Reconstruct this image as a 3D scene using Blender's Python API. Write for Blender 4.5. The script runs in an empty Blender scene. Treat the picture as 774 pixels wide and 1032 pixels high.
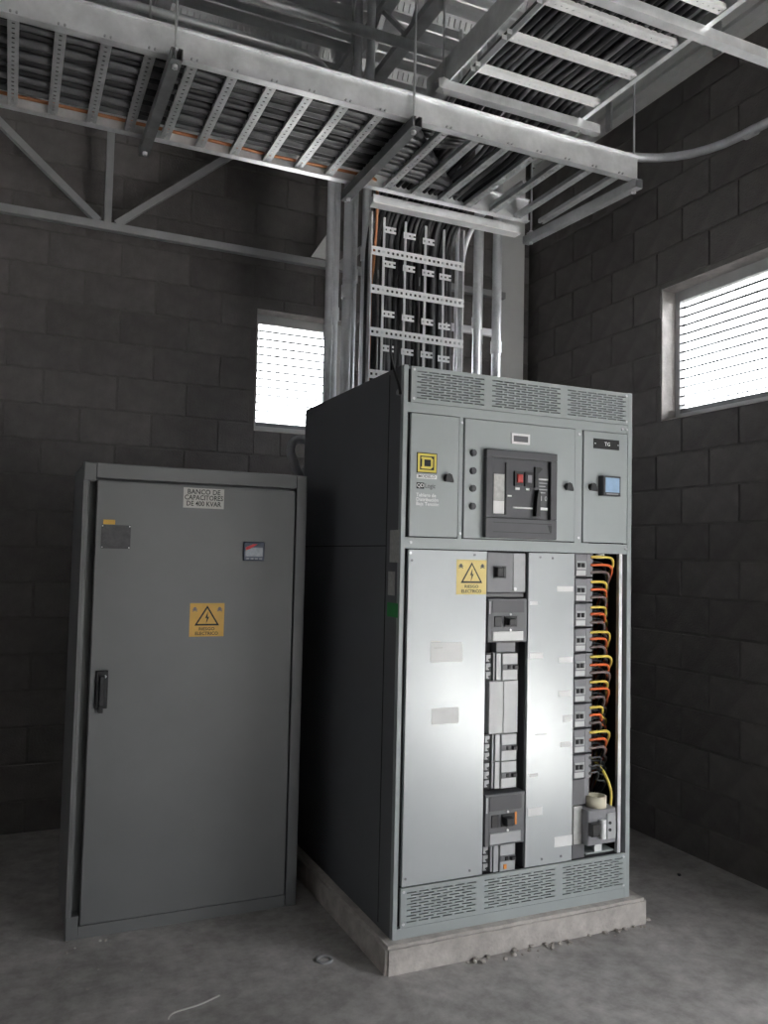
import bpy, math, random
from mathutils import Vector, Matrix
random.seed(7)
sc = bpy.context.scene
C = sc.collection

# ------------------------------------------------------------------ camera
CAM = (-1.43391, -3.00689, 1.61077)
YAW, PITCH, ROLL, FPX = 0.42417, 0.05421, 0.02228, 834.936
fw = Vector((math.sin(YAW)*math.cos(PITCH), math.cos(YAW)*math.cos(PITCH), math.sin(PITCH)))
r0 = Vector((math.cos(YAW), -math.sin(YAW), 0)); u0 = r0.cross(fw)
rr = math.cos(ROLL)*r0 + math.sin(ROLL)*u0
uu = -math.sin(ROLL)*r0 + math.cos(ROLL)*u0
cd = bpy.data.cameras.new('camera'); cam = bpy.data.objects.new('camera', cd); C.objects.link(cam)
cam.matrix_world = Matrix(((rr.x, uu.x, -fw.x, CAM[0]), (rr.y, uu.y, -fw.y, CAM[1]), (rr.z, uu.z, -fw.z, CAM[2]), (0, 0, 0, 1)))
cd.sensor_fit = 'VERTICAL'; cd.sensor_height = 24.0; cd.lens = FPX/1032*24.0
cd.clip_start = 0.05; cd.clip_end = 200
sc.camera = cam

# ------------------------------------------------------------------ sky, sun, exposure
w = bpy.data.worlds.new('world'); sc.world = w; w.use_nodes = True
bg = w.node_tree.nodes['Background']
bg.inputs['Color'].default_value = (0.94, 0.97, 1.0, 1); bg.inputs['Strength'].default_value = 2.4
sd = bpy.data.lights.new('sun', 'SUN'); sd.energy = 15.0; sd.angle = math.radians(2); sd.color = (1.0, 0.985, 0.96)
so = bpy.data.objects.new('sun', sd); C.objects.link(so)
so.rotation_euler = Vector((0.0, 0.50, -0.87)).to_track_quat('-Z', 'Y').to_euler()
pd = bpy.data.lights.new('door_daylight_portal', 'AREA'); pd.shape = 'RECTANGLE'
pd.size = 2.6; pd.size_y = 2.55; pd.cycles.is_portal = True
po = bpy.data.objects.new('door_daylight_portal', pd); C.objects.link(po)
DOOR_Y0, DOOR_Y1, DOOR_H = -4.2, -1.6, 2.55
po.matrix_world = Matrix.Translation((2.30, (DOOR_Y0+DOOR_Y1)/2, DOOR_H/2)) @ Vector((-1, 0, 0)).to_track_quat('-Z', 'Y').to_matrix().to_4x4()
GATE_X0, GATE_X1, GATE_H = 1.25, 1.90, 2.4
pd2 = bpy.data.lights.new('gate_daylight_portal', 'AREA'); pd2.shape = 'RECTANGLE'
pd2.size = GATE_X1-GATE_X0; pd2.size_y = GATE_H; pd2.cycles.is_portal = True
po2 = bpy.data.objects.new('gate_daylight_portal', pd2); C.objects.link(po2)
po2.matrix_world = Matrix.Translation(((GATE_X0+GATE_X1)/2, -6.72, GATE_H/2)) @ Vector((0, 1, 0)).to_track_quat('-Z', 'Z').to_matrix().to_4x4()
sc.view_settings.view_transform = 'Standard'; sc.view_settings.look = 'None'
sc.view_settings.gamma = 1.0; sc.view_settings.use_curve_mapping = False
sc.view_settings.exposure = 2.55
sc.cycles.max_bounces = 10; sc.cycles.diffuse_bounces = 6; sc.cycles.glossy_bounces = 4
sc.cycles.use_denoising = True

# ------------------------------------------------------------------ materials
MATS = {}
def mat(name, col, rough=0.5, metal=0.0, var=0.12, scale=6.0, bump=0.0, bscale=60.0, spec=0.5, col2=None, stretch=None, objvar=0.0):
    m = bpy.data.materials.new(name); m.use_nodes = True
    nt = m.node_tree; N = nt.nodes; L = nt.links; b = N['Principled BSDF']
    b.inputs['Roughness'].default_value = rough; b.inputs['Metallic'].default_value = metal
    b.inputs['Specular IOR Level'].default_value = spec
    tc = N.new('ShaderNodeTexCoord'); src = tc.outputs['Object']
    if stretch:
        mp = N.new('ShaderNodeMapping'); mp.inputs['Scale'].default_value = stretch
        L.new(src, mp.inputs['Vector']); src = mp.outputs['Vector']
    nz = N.new('ShaderNodeTexNoise'); nz.inputs['Scale'].default_value = scale; nz.inputs['Detail'].default_value = 6
    nz.inputs['Roughness'].default_value = 0.6
    L.new(src, nz.inputs['Vector'])
    rp = N.new('ShaderNodeValToRGB')
    c2 = col2 or tuple(c*(1-var) for c in col); c1 = tuple(min(1, c*(1+var)) for c in col) if not col2 else col
    rp.color_ramp.elements[0].color = (*c2, 1); rp.color_ramp.elements[1].color = (*c1, 1)
    rp.color_ramp.elements[0].position = 0.3; rp.color_ramp.elements[1].position = 0.7
    L.new(nz.outputs['Fac'], rp.inputs['Fac'])
    out = rp.outputs['Color']
    if objvar:
        oi = N.new('ShaderNodeObjectInfo'); mr = N.new('ShaderNodeMapRange')
        mr.inputs['To Min'].default_value = 1-objvar; mr.inputs['To Max'].default_value = 1+objvar
        L.new(oi.outputs['Random'], mr.inputs['Value'])
        hs = N.new('ShaderNodeHueSaturation'); L.new(mr.outputs['Result'], hs.inputs['Value']); L.new(out, hs.inputs['Color'])
        out = hs.outputs['Color']
    L.new(out, b.inputs['Base Color'])
    if bump:
        n2 = N.new('ShaderNodeTexNoise'); n2.inputs['Scale'].default_value = bscale; n2.inputs['Detail'].default_value = 5
        L.new(tc.outputs['Object'], n2.inputs['Vector'])
        bp = N.new('ShaderNodeBump'); bp.inputs['Strength'].default_value = bump; bp.inputs['Distance'].default_value = 0.01
        L.new(n2.outputs['Fac'], bp.inputs['Height']); L.new(bp.outputs['Normal'], b.inputs['Normal'])
    MATS[name] = m
    return m

mat('block', (0.168, 0.157, 0.152), 0.9, var=0.16, scale=9, bump=0.5, bscale=90, spec=0.2, objvar=0.13)
mat('mortar', (0.165, 0.157, 0.15), 0.95, var=0.12, scale=20, bump=0.4, bscale=120, spec=0.2)
mat('wall_far', (0.22, 0.21, 0.20), 0.95, var=0.15, scale=3, spec=0.2)
mat('plinth', (0.54, 0.505, 0.475), 0.9, var=0.22, scale=14, bump=0.6, bscale=70, spec=0.2)
mat('crumb', (0.40, 0.37, 0.34), 0.95, var=0.2, scale=40, spec=0.2)
mat('reveal', (0.55, 0.52, 0.50), 0.95, var=0.2, scale=12, bump=0.3, bscale=90, spec=0.2)
mat('paint', (0.395, 0.43, 0.432), 0.36, var=0.04, scale=3)
mat('paint_panel', (0.48, 0.505, 0.515), 0.27, metal=0.18, var=0.05, scale=2.5)
mat('paint_shaded_side', (0.14, 0.145, 0.16), 0.45, var=0.05, scale=3)  # same switchboard paint, with the shade of its sides put into the colour
mat('cap_paint', (0.185, 0.189, 0.193), 0.42, var=0.05, scale=3)
mat('inner_dark', (0.03, 0.03, 0.033), 0.7, var=0.2, scale=10)  # switchboard interior, its natural shadow put into the colour
mat('inner_grey', (0.16, 0.165, 0.17), 0.6, var=0.1, scale=10)
mat('galv', (0.74, 0.75, 0.76), 0.40, metal=0.55, var=0.18, scale=9)
mat('galv_dull', (0.52, 0.53, 0.54), 0.45, metal=0.5, var=0.2, scale=8)
mat('galv_deck', (0.70, 0.71, 0.72), 0.38, metal=0.5, var=0.2, scale=4)
mat('strut_dark', (0.20, 0.205, 0.21), 0.5, metal=0.5, var=0.2, scale=12)
mat('truss', (0.42, 0.425, 0.43), 0.5, metal=0.3, var=0.12, scale=6)
mat('white_paint', (0.78, 0.78, 0.77), 0.6, var=0.05, scale=3)
mat('beam_white', (0.85, 0.85, 0.84), 0.55, var=0.08, scale=5)
mat('conduit', (0.72, 0.73, 0.75), 0.34, metal=0.6, var=0.15, scale=10)
mat('conduit_flex', (0.36, 0.36, 0.37), 0.55, var=0.08, scale=10)
mat('cable', (0.022, 0.022, 0.024), 0.38, var=0.3, scale=20)
mat('cable_grey', (0.10, 0.10, 0.105), 0.42, var=0.25, scale=20)
mat('copper', (0.55, 0.24, 0.12), 0.4, metal=0.8, var=0.15, scale=20)
mat('zinc_white', (0.88, 0.88, 0.88), 0.4, metal=0.2, var=0.06, scale=14)
mat('black_plastic', (0.02, 0.02, 0.022), 0.42, var=0.2, scale=20)
mat('grey_plastic', (0.25, 0.25, 0.265), 0.45, var=0.08, scale=12)
mat('dark_plastic', (0.075, 0.075, 0.083), 0.42, var=0.08, scale=12)
mat('mid_plastic', (0.14, 0.14, 0.15), 0.42, var=0.08, scale=12)
mat('light_plastic', (0.62, 0.63, 0.63), 0.45, var=0.06, scale=12)
mat('pale_plastic', (0.45, 0.46, 0.47), 0.4, var=0.08, scale=12)
mat('paper', (0.85, 0.85, 0.84), 0.7, var=0.03, scale=20)
mat('paper_grey', (0.55, 0.55, 0.53), 0.7, var=0.15, scale=60)
mat('aged_label', (0.60, 0.59, 0.56), 0.6, var=0.05, scale=20)
mat('sticker_yellow', (0.83, 0.66, 0.25), 0.5, var=0.04, scale=20)
mat('sticker_amber', (0.78, 0.46, 0.10), 0.5, var=0.06, scale=20)
mat('logo_yellow', (0.80, 0.66, 0.12), 0.45, var=0.04, scale=20)
mat('ink', (0.018, 0.018, 0.018), 0.6, var=0.1, scale=20)
mat('ink_grey', (0.12, 0.12, 0.12), 0.6, var=0.1, scale=20)
mat('white_ink', (0.88, 0.88, 0.88), 0.6, var=0.03, scale=20)
mat('green', (0.02, 0.30, 0.07), 0.5, var=0.1, scale=20)
mat('red', (0.55, 0.05, 0.04), 0.4, var=0.1, scale=20)
mat('red_light', (0.80, 0.06, 0.08), 0.5, var=0.1, scale=20)
mat('blue_dark', (0.03, 0.045, 0.09), 0.4, var=0.1, scale=20)
mat('lcd', (0.36, 0.52, 0.72), 0.25, var=0.08, scale=30)
mat('lcd_grey', (0.17, 0.20, 0.25), 0.25, var=0.2, scale=60)
mat('plaque', (0.085, 0.085, 0.09), 0.35, metal=0.3, var=0.35, scale=25)
mat('wire_yellow', (0.85, 0.66, 0.14), 0.35, var=0.08, scale=20)
mat('wire_orange', (0.78, 0.17, 0.06), 0.35, var=0.08, scale=20)
mat('wire_brown', (0.23, 0.18, 0.17), 0.35, var=0.1, scale=20)
mat('cream', (0.78, 0.72, 0.56), 0.5, var=0.06, scale=20)
mat('orange_tab', (0.90, 0.32, 0.05), 0.4, var=0.05, scale=20)
mat('slat', (0.07, 0.07, 0.072), 0.95, var=0.05, scale=10, spec=0.0)
mat('win_frame', (0.50, 0.50, 0.50), 0.5, metal=0.2, var=0.06, scale=10)
mat('ground', (0.50, 0.495, 0.485), 0.95, var=0.1, scale=1.0, spec=0.1)
mat('blocker_wall', (0.14, 0.14, 0.14), 0.95, var=0.1, scale=2, spec=0.1)

def floor_mat():
    m = mat('floor', (0.385, 0.37, 0.36), 0.62, var=0.25, scale=2.4, bump=0.25, bscale=45, spec=0.35)
    nt = m.node_tree; N = nt.nodes; L = nt.links; b = N['Principled BSDF']
    old = b.inputs['Base Color'].links[0].from_socket
    n = N.new('ShaderNodeTexNoise'); n.inputs['Scale'].default_value = 11; n.inputs['Detail'].default_value = 8; n.inputs['Roughness'].default_value = 0.7
    tc = N.new('ShaderNodeTexCoord'); L.new(tc.outputs['Object'], n.inputs['Vector'])
    r = N.new('ShaderNodeValToRGB'); r.color_ramp.elements[0].position = .35; r.color_ramp.elements[1].position = .65
    r.color_ramp.elements[0].color = (.72, .71, .70, 1); r.color_ramp.elements[1].color = (1.12, 1.12, 1.12, 1)
    L.new(n.outputs['Fac'], r.inputs['Fac'])
    mx = N.new('ShaderNodeMix'); mx.data_type = 'RGBA'; mx.blend_type = 'MULTIPLY'; mx.inputs['Factor'].default_value = 1
    L.new(old, mx.inputs['A']); L.new(r.outputs['Color'], mx.inputs['B']); L.new(mx.outputs['Result'], b.inputs['Base Color'])
floor_mat()

# ------------------------------------------------------------------ helpers
def woff(o):
    v = Vector((0, 0, 0))
    while o is not None:
        v += o.location; o = o.parent
    return v
def tag(o, label=None, cat=None, group=None, kind=None):
    if label: o['label'] = label
    if cat: o['category'] = cat
    if group: o['group'] = group
    if kind: o['kind'] = kind
    return o
def thing(name, loc, label, cat, group=None, kind=None):
    o = bpy.data.objects.new(name, None); C.objects.link(o); o.location = loc; o.empty_display_size = 0.1
    return tag(o, label, cat, group, kind)

class MB:
    """collects shapes in world coordinates; build() makes ONE mesh object"""
    def __init__(s): s.v = []; s.f = []; s.sm = []
    def add(s, vs, fs, smooth=False):
        n = len(s.v); s.v += [tuple(v) for v in vs]; s.f += [tuple(i+n for i in f) for f in fs]; s.sm += [smooth]*len(fs); return s
    def box(s, x0, x1, y0, y1, z0, z1):
        if x0 > x1: x0, x1 = x1, x0
        if y0 > y1: y0, y1 = y1, y0
        if z0 > z1: z0, z1 = z1, z0
        return s.add([(x0,y0,z0),(x1,y0,z0),(x1,y1,z0),(x0,y1,z0),(x0,y0,z1),(x1,y0,z1),(x1,y1,z1),(x0,y1,z1)],
                     [(0,3,2,1),(4,5,6,7),(0,1,5,4),(1,2,6,5),(2,3,7,6),(3,0,4,7)])
    def bev(s, x0, x1, y0, y1, z0, z1, b):
        """box seen from -Y with a chamfered front rim"""
        vs = [(x0,y0+b,z0),(x1,y0+b,z0),(x1,y0+b,z1),(x0,y0+b,z1),(x0+b,y0,z0+b),(x1-b,y0,z0+b),(x1-b,y0,z1-b),(x0+b,y0,z1-b),
              (x0,y1,z0),(x1,y1,z0),(x1,y1,z1),(x0,y1,z1)]
        return s.add(vs, [(4,5,6,7),(0,1,5,4),(1,2,6,5),(2,3,7,6),(3,0,4,7),(0,8,9,1),(1,9,10,2),(2,10,11,3),(3,11,8,0),(8,11,10,9)])
    def obox(s, a, b, w, h, up=(0, 0, 1)):
        a = Vector(a); b = Vector(b); d = (b-a).normalized(); up = Vector(up)
        if abs(d.dot(up)) > 0.98: up = Vector((0, 1, 0))
        x = d.cross(up).normalized()*w/2; y = x.cross(d).normalized()*h/2
        vs = [a-x-y, a+x-y, a+x+y, a-x+y, b-x-y, b+x-y, b+x+y, b-x+y]
        return s.add(vs, [(0,3,2,1),(4,5,6,7),(0,1,5,4),(1,2,6,5),(2,3,7,6),(3,0,4,7)])
    def tube(s, pts, r, seg=10, cap=True):
        pts = [Vector(p) for p in pts]; n = len(pts); rings = []; prev = None
        for i, p in enumerate(pts):
            if i == 0: t = pts[1]-pts[0]
            elif i == n-1: t = pts[-1]-pts[-2]
            else: t = (pts[i+1]-p).normalized() + (p-pts[i-1]).normalized()
            t.normalize()
            if prev is None:
                ref = Vector((0, 0, 1)) if abs(t.z) < 0.9 else Vector((1, 0, 0))
                a = t.cross(ref).normalized()
            else:
                a = (prev - t*prev.dot(t)).normalized()
            prev = a; b = t.cross(a)
            rings.append([p + r*(math.cos(2*math.pi*k/seg)*a + math.sin(2*math.pi*k/seg)*b) for k in range(seg)])
        vs = [v for ring in rings for v in ring]; fs = []
        for i in range(n-1):
            for k in range(seg):
                fs.append((i*seg+k, i*seg+(k+1) % seg, (i+1)*seg+(k+1) % seg, (i+1)*seg+k))
        s.add(vs, fs, True)
        if cap:
            s.add(rings[0], [tuple(range(seg))[::-1]]); s.add(rings[-1], [tuple(range(seg))])
        return s
    def cyl(s, a, b, r, seg=14): return s.tube([a, b], r, seg)
    def poly(s, pts, y0, y1):
        """prism of an XZ outline between two Y"""
        n = len(pts)
        vs = [(x, y0, z) for x, z in pts] + [(x, y1, z) for x, z in pts]
        fs = [tuple(range(n)), tuple(range(n, 2*n))[::-1]] + [(i, i+n, (i+1) % n + n, (i+1) % n) for i in range(n)]
        return s.add(vs, fs)
    def ring(s, x, y0, y1, z, ro, ri, seg=20):
        vs = []; fs = []
        for k in range(seg):
            c, q = math.cos(2*math.pi*k/seg), math.sin(2*math.pi*k/seg)
            vs += [(x+ro*c, y0, z+ro*q), (x+ri*c, y0, z+ri*q), (x+ri*c, y1, z+ri*q), (x+ro*c, y1, z+ro*q)]
        for k in range(seg):
            a, b = 4*k, 4*((k+1) % seg)
            for j in range(4): fs.append((a+j, a+(j+1) % 4, b+(j+1) % 4, b+j))
        return s.add(vs, fs, False)
    def frame(s, x0, x1, z0, z1, y0, y1, t, tb=None):
        tb = t if tb is None else tb
        s.box(x0, x1, y0, y1, z1-t, z1); s.box(x0, x1, y0, y1, z0, z0+tb)
        s.box(x0, x0+t, y0, y1, z0+tb, z1-t); return s.box(x1-t, x1, y0, y1, z0+tb, z1-t)
    def build(s, name, m, parent=None, loc=None, bevel=0.0):
        off = woff(parent) if parent else Vector((0, 0, 0))
        base = Vector(loc) if loc is not None else (off if parent else Vector((0, 0, 0)))
        me = bpy.data.meshes.new(name)
        me.from_pydata([tuple(Vector(v)-base) for v in s.v], [], s.f)
        me.polygons.foreach_set('use_smooth', s.sm)
        import bmesh
        bm = bmesh.new(); bm.from_mesh(me); bmesh.ops.recalc_face_normals(bm, faces=bm.faces[:]); bm.to_mesh(me); bm.free()
        me.materials.append(MATS[m]); me.update()
        o = bpy.data.objects.new(name, me); C.objects.link(o)
        if parent: o.parent = parent
        o.location = base - off if parent else base
        if bevel:
            md = o.modifiers.new('bevel', 'BEVEL'); md.width = bevel; md.segments = 2; md.limit_method = 'ANGLE'
        return o
def share(o, name, loc_world, parent):
    c = o.copy(); c.name = name; C.objects.link(c); c.parent = parent
    c.location = Vector(loc_world) - (woff(parent) if parent else Vector((0, 0, 0)))
    return c
def copy_tree(o, parent, delta=None):
    c = o.copy(); C.objects.link(c); c.parent = parent
    if delta is not None: c.location = o.location + Vector(delta)
    for ch in o.children: copy_tree(ch, c)
    return c
def text(name, s, x, y, z, size, m, parent, align='CENTER', axis='Y', sx=1.0):
    """flat lettering standing upright, facing -Y"""
    cu = bpy.data.curves.new('t', 'FONT'); cu.body = s; cu.size = size; cu.align_x = align; cu.align_y = 'CENTER'; cu.extrude = 0.0002; cu.offset = size*.012
    cu.resolution_u = 2
    t = bpy.data.objects.new('t', cu); C.objects.link(t)
    dg = bpy.context.evaluated_depsgraph_get(); me = bpy.data.meshes.new_from_object(t.evaluated_get(dg))
    bpy.data.objects.remove(t); bpy.data.curves.remove(cu)
    for v in me.vertices: v.co = Vector((v.co.x*sx, -v.co.z, v.co.y))
    me.materials.clear(); me.materials.append(MATS[m]); me.name = name
    o = bpy.data.objects.new(name, me); C.objects.link(o)
    o.parent = parent; o.location = Vector((x, y, z)) - woff(parent)
    return o
def fillet(pts, r, n=6):
    pts = [Vector(p) for p in pts]; out = [pts[0]]
    for i in range(1, len(pts)-1):
        p = pts[i]; a = pts[i-1]-p; b = pts[i+1]-p
        t = min(r, a.length*0.48, b.length*0.48); A = p+a.normalized()*t; B = p+b.normalized()*t
        for k in range(n+1):
            q = k/n; out.append((1-q)**2*A + 2*q*(1-q)*p + q*q*B)
    return out + [pts[-1]]

# ------------------------------------------------------------------ the room
XW, YB, XL, YF, ZC = 2.08, 2.20, -5.0, -6.5, 4.72
TH = 0.20
PH, PW, Z0 = 0.207, 0.4135, 0.180-0.207       # course height, block pitch, first bed joint
RW = (-0.42, 0.80, 2.457, 3.26)               # opening in the right wall: y0 y1 z0 z1
BW = (-0.02, 0.62, 2.41, 3.215)               # opening in the back wall: x0 x1 z0 z1

fl = MB().box(XL-TH, XW+TH, YF-TH, YB+TH, -0.15, 0).build('floor', 'floor'); tag(fl, 'bare grey concrete floor with dusty stains', 'floor', kind='structure')

def wall(name, axis, holes, lo, hi, plane, out, label):
    """slab with holes; axis 'X': wall runs along X at y=plane"""
    m = MB(); a0, a1, b0, b1 = lo, hi, plane, plane+out
    cuts = sorted(set([lo, hi] + [h[0] for h in holes] + [h[1] for h in holes]))
    for i in range(len(cuts)-1):
        s, e = cuts[i], cuts[i+1]; mid = (s+e)/2
        spans = [(0.0, ZC+0.1)]
        for h in holes:
            if h[0] < mid < h[1]:
                ns = []
                for z0, z1 in spans:
                    if h[2] > z0: ns.append((z0, h[2]))
                    if h[3] < z1: ns.append((h[3], z1))
                spans = ns
        for z0, z1 in spans:
            if axis == 'X': m.box(s, e, b0, b1, z0, z1)
            else: m.box(b0, b1, s, e, z0, z1)
    o = m.build(name, 'mortar'); return tag(o, label, 'wall', kind='structure')
REC = 0.008
wr = wall('wall_right', 'Y', [RW, (DOOR_Y0, DOOR_Y1, 0, DOOR_H)], YF-TH, YB+TH, XW+REC, TH-REC, 'dark grey concrete block wall on the right with a louvred window')
wb = wall('wall_back', 'X', [BW], XL-TH, XW+REC, YB+REC, TH-REC, 'dark grey concrete block wall behind the two cabinets')
LW = (-.15, .35, 2.457, 3.26)
wl = wall('wall_left', 'Y', [LW], YF-TH, YB+TH, XL-TH, TH, 'plain grey block wall at the left end of the room')
wf = wall('wall_front', 'X', [(GATE_X0, GATE_X1, 0, GATE_H)], XL-TH, XW+TH, YF-TH, TH, 'plain grey block wall behind the viewer')
for o in (wl, wf): o.data.materials[0] = MATS['wall_far']

def sub_rect(r, h):
    a0, a1, z0, z1 = r; h0, h1, k0, k1 = h
    if a1 <= h0 or a0 >= h1 or z1 <= k0 or z0 >= k1: return [r]
    out = []
    if a0 < h0: out.append((a0, h0, z0, z1))
    if a1 > h1: out.append((h1, a1, z0, z1))
    m0, m1 = max(a0, h0), min(a1, h1)
    if z0 < k0: out.append((m0, m1, z0, k0))
    if z1 > k1: out.append((m0, m1, k1, z1))
    return [q for q in out if q[1]-q[0] > .03 and q[3]-q[2] > .03]
BLK = {}
def blocks(parent, axis, plane, lo, hi, hole, phase, zmax=ZC):
    """one concrete_block per block, proud of the recessed joints"""
    k = 0
    while Z0 + k*PH < zmax:
        z0 = Z0 + k*PH + .005; z1 = Z0 + (k+1)*PH - .005
        z0 = max(z0, 0.0); z1 = min(z1, zmax)
        a = phase + (PW/2 if k % 2 else 0)
        while a > lo: a -= PW
        while a < hi:
            r = (max(a+.005, lo), min(a+PW-.005, hi), z0, z1); a += PW
            if r[1]-r[0] < .03 or z1-z0 < .03: continue
            for q in sub_rect(r, hole):
                key = (axis, round(q[1]-q[0], 3), round(q[3]-q[2], 3)); jit = random.uniform(-.0012, .0012)
                W, H = q[1]-q[0], q[3]-q[2]; ca, cz = (q[0]+q[1])/2, (q[2]+q[3])/2
                if key not in BLK:
                    m = MB(); b = .004; d0, d1 = -.0, REC+.004
                    f = [(-W/2+b, -H/2+b), (W/2-b, -H/2+b), (W/2-b, H/2-b), (-W/2+b, H/2-b)]
                    g = [(-W/2, -H/2), (W/2, -H/2), (W/2, H/2), (-W/2, H/2)]
                    P = (lambda u, d, z: (u, d, z)) if axis == 'X' else (lambda u, d, z: (d, u, z))
                    vs = [P(u, d0, z) for u, z in f] + [P(u, d0+b*.8, z) for u, z in g] + [P(u, d1, z) for u, z in g]
                    m.add(vs, [(0,1,2,3),(0,4,5,1),(1,5,6,2),(2,6,7,3),(3,7,4,0),(4,8,9,5),(5,9,10,6),(6,10,11,7),(7,11,8,4)])
                    loc = (ca, plane+jit, cz) if axis == 'X' else (plane+jit, ca, cz)
                    o = m.build('concrete_block', 'block', None); o.location = loc; o.parent = parent
                    BLK[key] = o
                else:
                    share(BLK[key], 'concrete_block', (ca, plane+jit, cz) if axis == 'X' else (plane+jit, ca, cz), parent)
        k += 1
blocks(wr, 'Y', XW, -1.24, YB, RW, 0.415)
blocks(wb, 'X', YB, -2.65, XW, BW, -0.05)

# outside, seen only as daylight through the openings
g = MB().box(XW+TH, 40, -40, 40, -0.35, -0.06).box(-40, XW+TH, -40, YF-TH, -0.35, -0.06).box(-40, XW+TH, YB+TH, 40, -0.35, -0.06).box(-40, XL-TH, YF-TH, YB+TH, -0.35, -0.06).build('ground', 'ground'); tag(g, 'pale sunlit yard outside the doorway', 'ground', kind='structure')
g = MB().box(4.5, 4.7, -14, 12, -0.1, 2.9).build('sky_blocker_wall', 'blocker_wall'); tag(g, 'unseen dark wall added across the yard to hide the low sky', 'wall', kind='structure')  # added out of view, keeps low sky out of the doorway and panel reflections

def window(name, axis, op, plane, label):
    t = thing(name, ((op[0]+op[1])/2, plane, op[2]) if axis == 'X' else (plane, (op[0]+op[1])/2, op[2]), label, 'window', kind='structure')
    P = (lambda a0, a1, d0, d1, z0, z1, m: m.box(a0, a1, plane+d0, plane+d1, z0, z1)) if axis == 'X' else (lambda a0, a1, d0, d1, z0, z1, m: m.box(plane+d0, plane+d1, a0, a1, z0, z1))
    a0, a1, z0, z1 = op; d = .115
    m = MB(); fwid = .042
    P(a0, a1, d, d+.045, z1-.07, z1, m); P(a0, a1, d, d+.045, z0, z0+.05, m)
    P(a0, a0+fwid, d, d+.045, z0+.05, z1-.07, m); P(a1-fwid, a1, d, d+.045, z0+.05, z1-.07, m)
    m.build('frame', 'win_frame', t)
    m = MB(); P(a0+fwid, a1-fwid, d+.005, d+.04, z0+.05, z0+.078, m); m.build('sill_bar', 'strut_dark', t)
    m = MB(); P(a0, a1, 0.012, d, z0, z0+.008, m); m.build('window_sill', 'reveal', t)
    # reveal lining
    m = MB(); P(a0-.0, a0+.006, .012, d, z0+.008, z1, m); P(a1-.006, a1, .012, d, z0+.008, z1, m); P(a0, a1, .012, d, z1-.006, z1, m); m.build('reveal_render', 'reveal', t)
    n = 12; zz0, zz1 = z0+.085, z1-.075; first = None
    for i in range(n):
        z = zz0 + (i+.35)*(zz1-zz0)/n
        if first is None:
            m = MB(); hw = (a1-a0)/2-fwid; th = math.radians(9 if axis == 'Y' else 3); c, s = math.cos(th), math.sin(th); L = .048; T = .002
            prof = [(-L/2*c+T*s, -L/2*s-T*c), (L/2*c+T*s, L/2*s-T*c), (L/2*c-T*s, L/2*s+T*c), (-L/2*c-T*s, -L/2*s+T*c)]
            q = (lambda u, p: (u, p[0], p[1])) if axis == 'X' else (lambda u, p: (p[0], u, p[1]))
            m.add([q(-hw, p) for p in prof]+[q(hw, p) for p in prof], [(0,1,2,3),(4,7,6,5),(0,4,5,1),(1,5,6,2),(2,6,7,3),(3,7,4,0)])
            first = m.build('louvre_slat', 'slat', None); first.parent = t
            ca = (a0+a1)/2
            first.location = Vector((ca, plane+d+.022, z) if axis == 'X' else (plane+d+.022, ca, z)) - t.location
        else:
            ca = (a0+a1)/2
            share(first, 'louvre_slat', (ca, plane+d+.022, z) if axis == 'X' else (plane+d+.022, ca, z), t)
window('window_1', 'Y', RW, XW, 'bright louvred window high in the right block wall')
window('window_2', 'X', BW, YB, 'bright louvred window in the back wall behind the conduits')

t = thing('added_opening_left', (XL, .08, LW[2]), 'added high opening in the left wall that brightens the right wall', 'window', kind='structure')  # added opening out of view, lets in daylight to lift the right wall
m = MB(); m.box(XL-.12, XL-.07, LW[0], LW[1], LW[2], LW[2]+.05); m.box(XL-.12, XL-.07, LW[0], LW[1], LW[3]-.05, LW[3]); m.box(XL-.12, XL-.07, LW[0], LW[0]+.05, LW[2]+.05, LW[3]-.05); m.box(XL-.12, XL-.07, LW[1]-.05, LW[1], LW[2]+.05, LW[3]-.05)
m.build('frame', 'win_frame', t)

# door opening behind the viewer's right shoulder
t = thing('door_1', (XW, DOOR_Y0, 0), 'steel frame of the open doorway in the right wall', 'door', kind='structure')
m = MB(); m.box(XW-.01, XW+TH, DOOR_Y0, DOOR_Y0+.05, 0, DOOR_H); m.box(XW-.01, XW+TH, DOOR_Y1-.05, DOOR_Y1, 0, DOOR_H); m.box(XW-.01, XW+TH, DOOR_Y0+.05, DOOR_Y1-.05, DOOR_H-.05, DOOR_H)
m.build('door_frame', 'win_frame', t)

t = thing('door_2', (GATE_X0, YF, 0), 'steel frame of the open gate behind the viewer', 'door', kind='structure')
m = MB(); m.box(GATE_X0, GATE_X0+.05, YF-TH, YF+.01, 0, GATE_H); m.box(GATE_X1-.05, GATE_X1, YF-TH, YF+.01, 0, GATE_H); m.box(GATE_X0+.05, GATE_X1-.05, YF-TH, YF+.01, GATE_H-.05, GATE_H)
m.build('door_frame', 'win_frame', t)

# pale column in the far right corner
o = MB().box(1.755, 1.962, 2.08, YB-.004, 0, ZC-.12).build('trim_1', 'white_paint', bevel=.004); tag(o, 'pale painted column in the far corner behind the switchboard', 'column', kind='structure')

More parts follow.
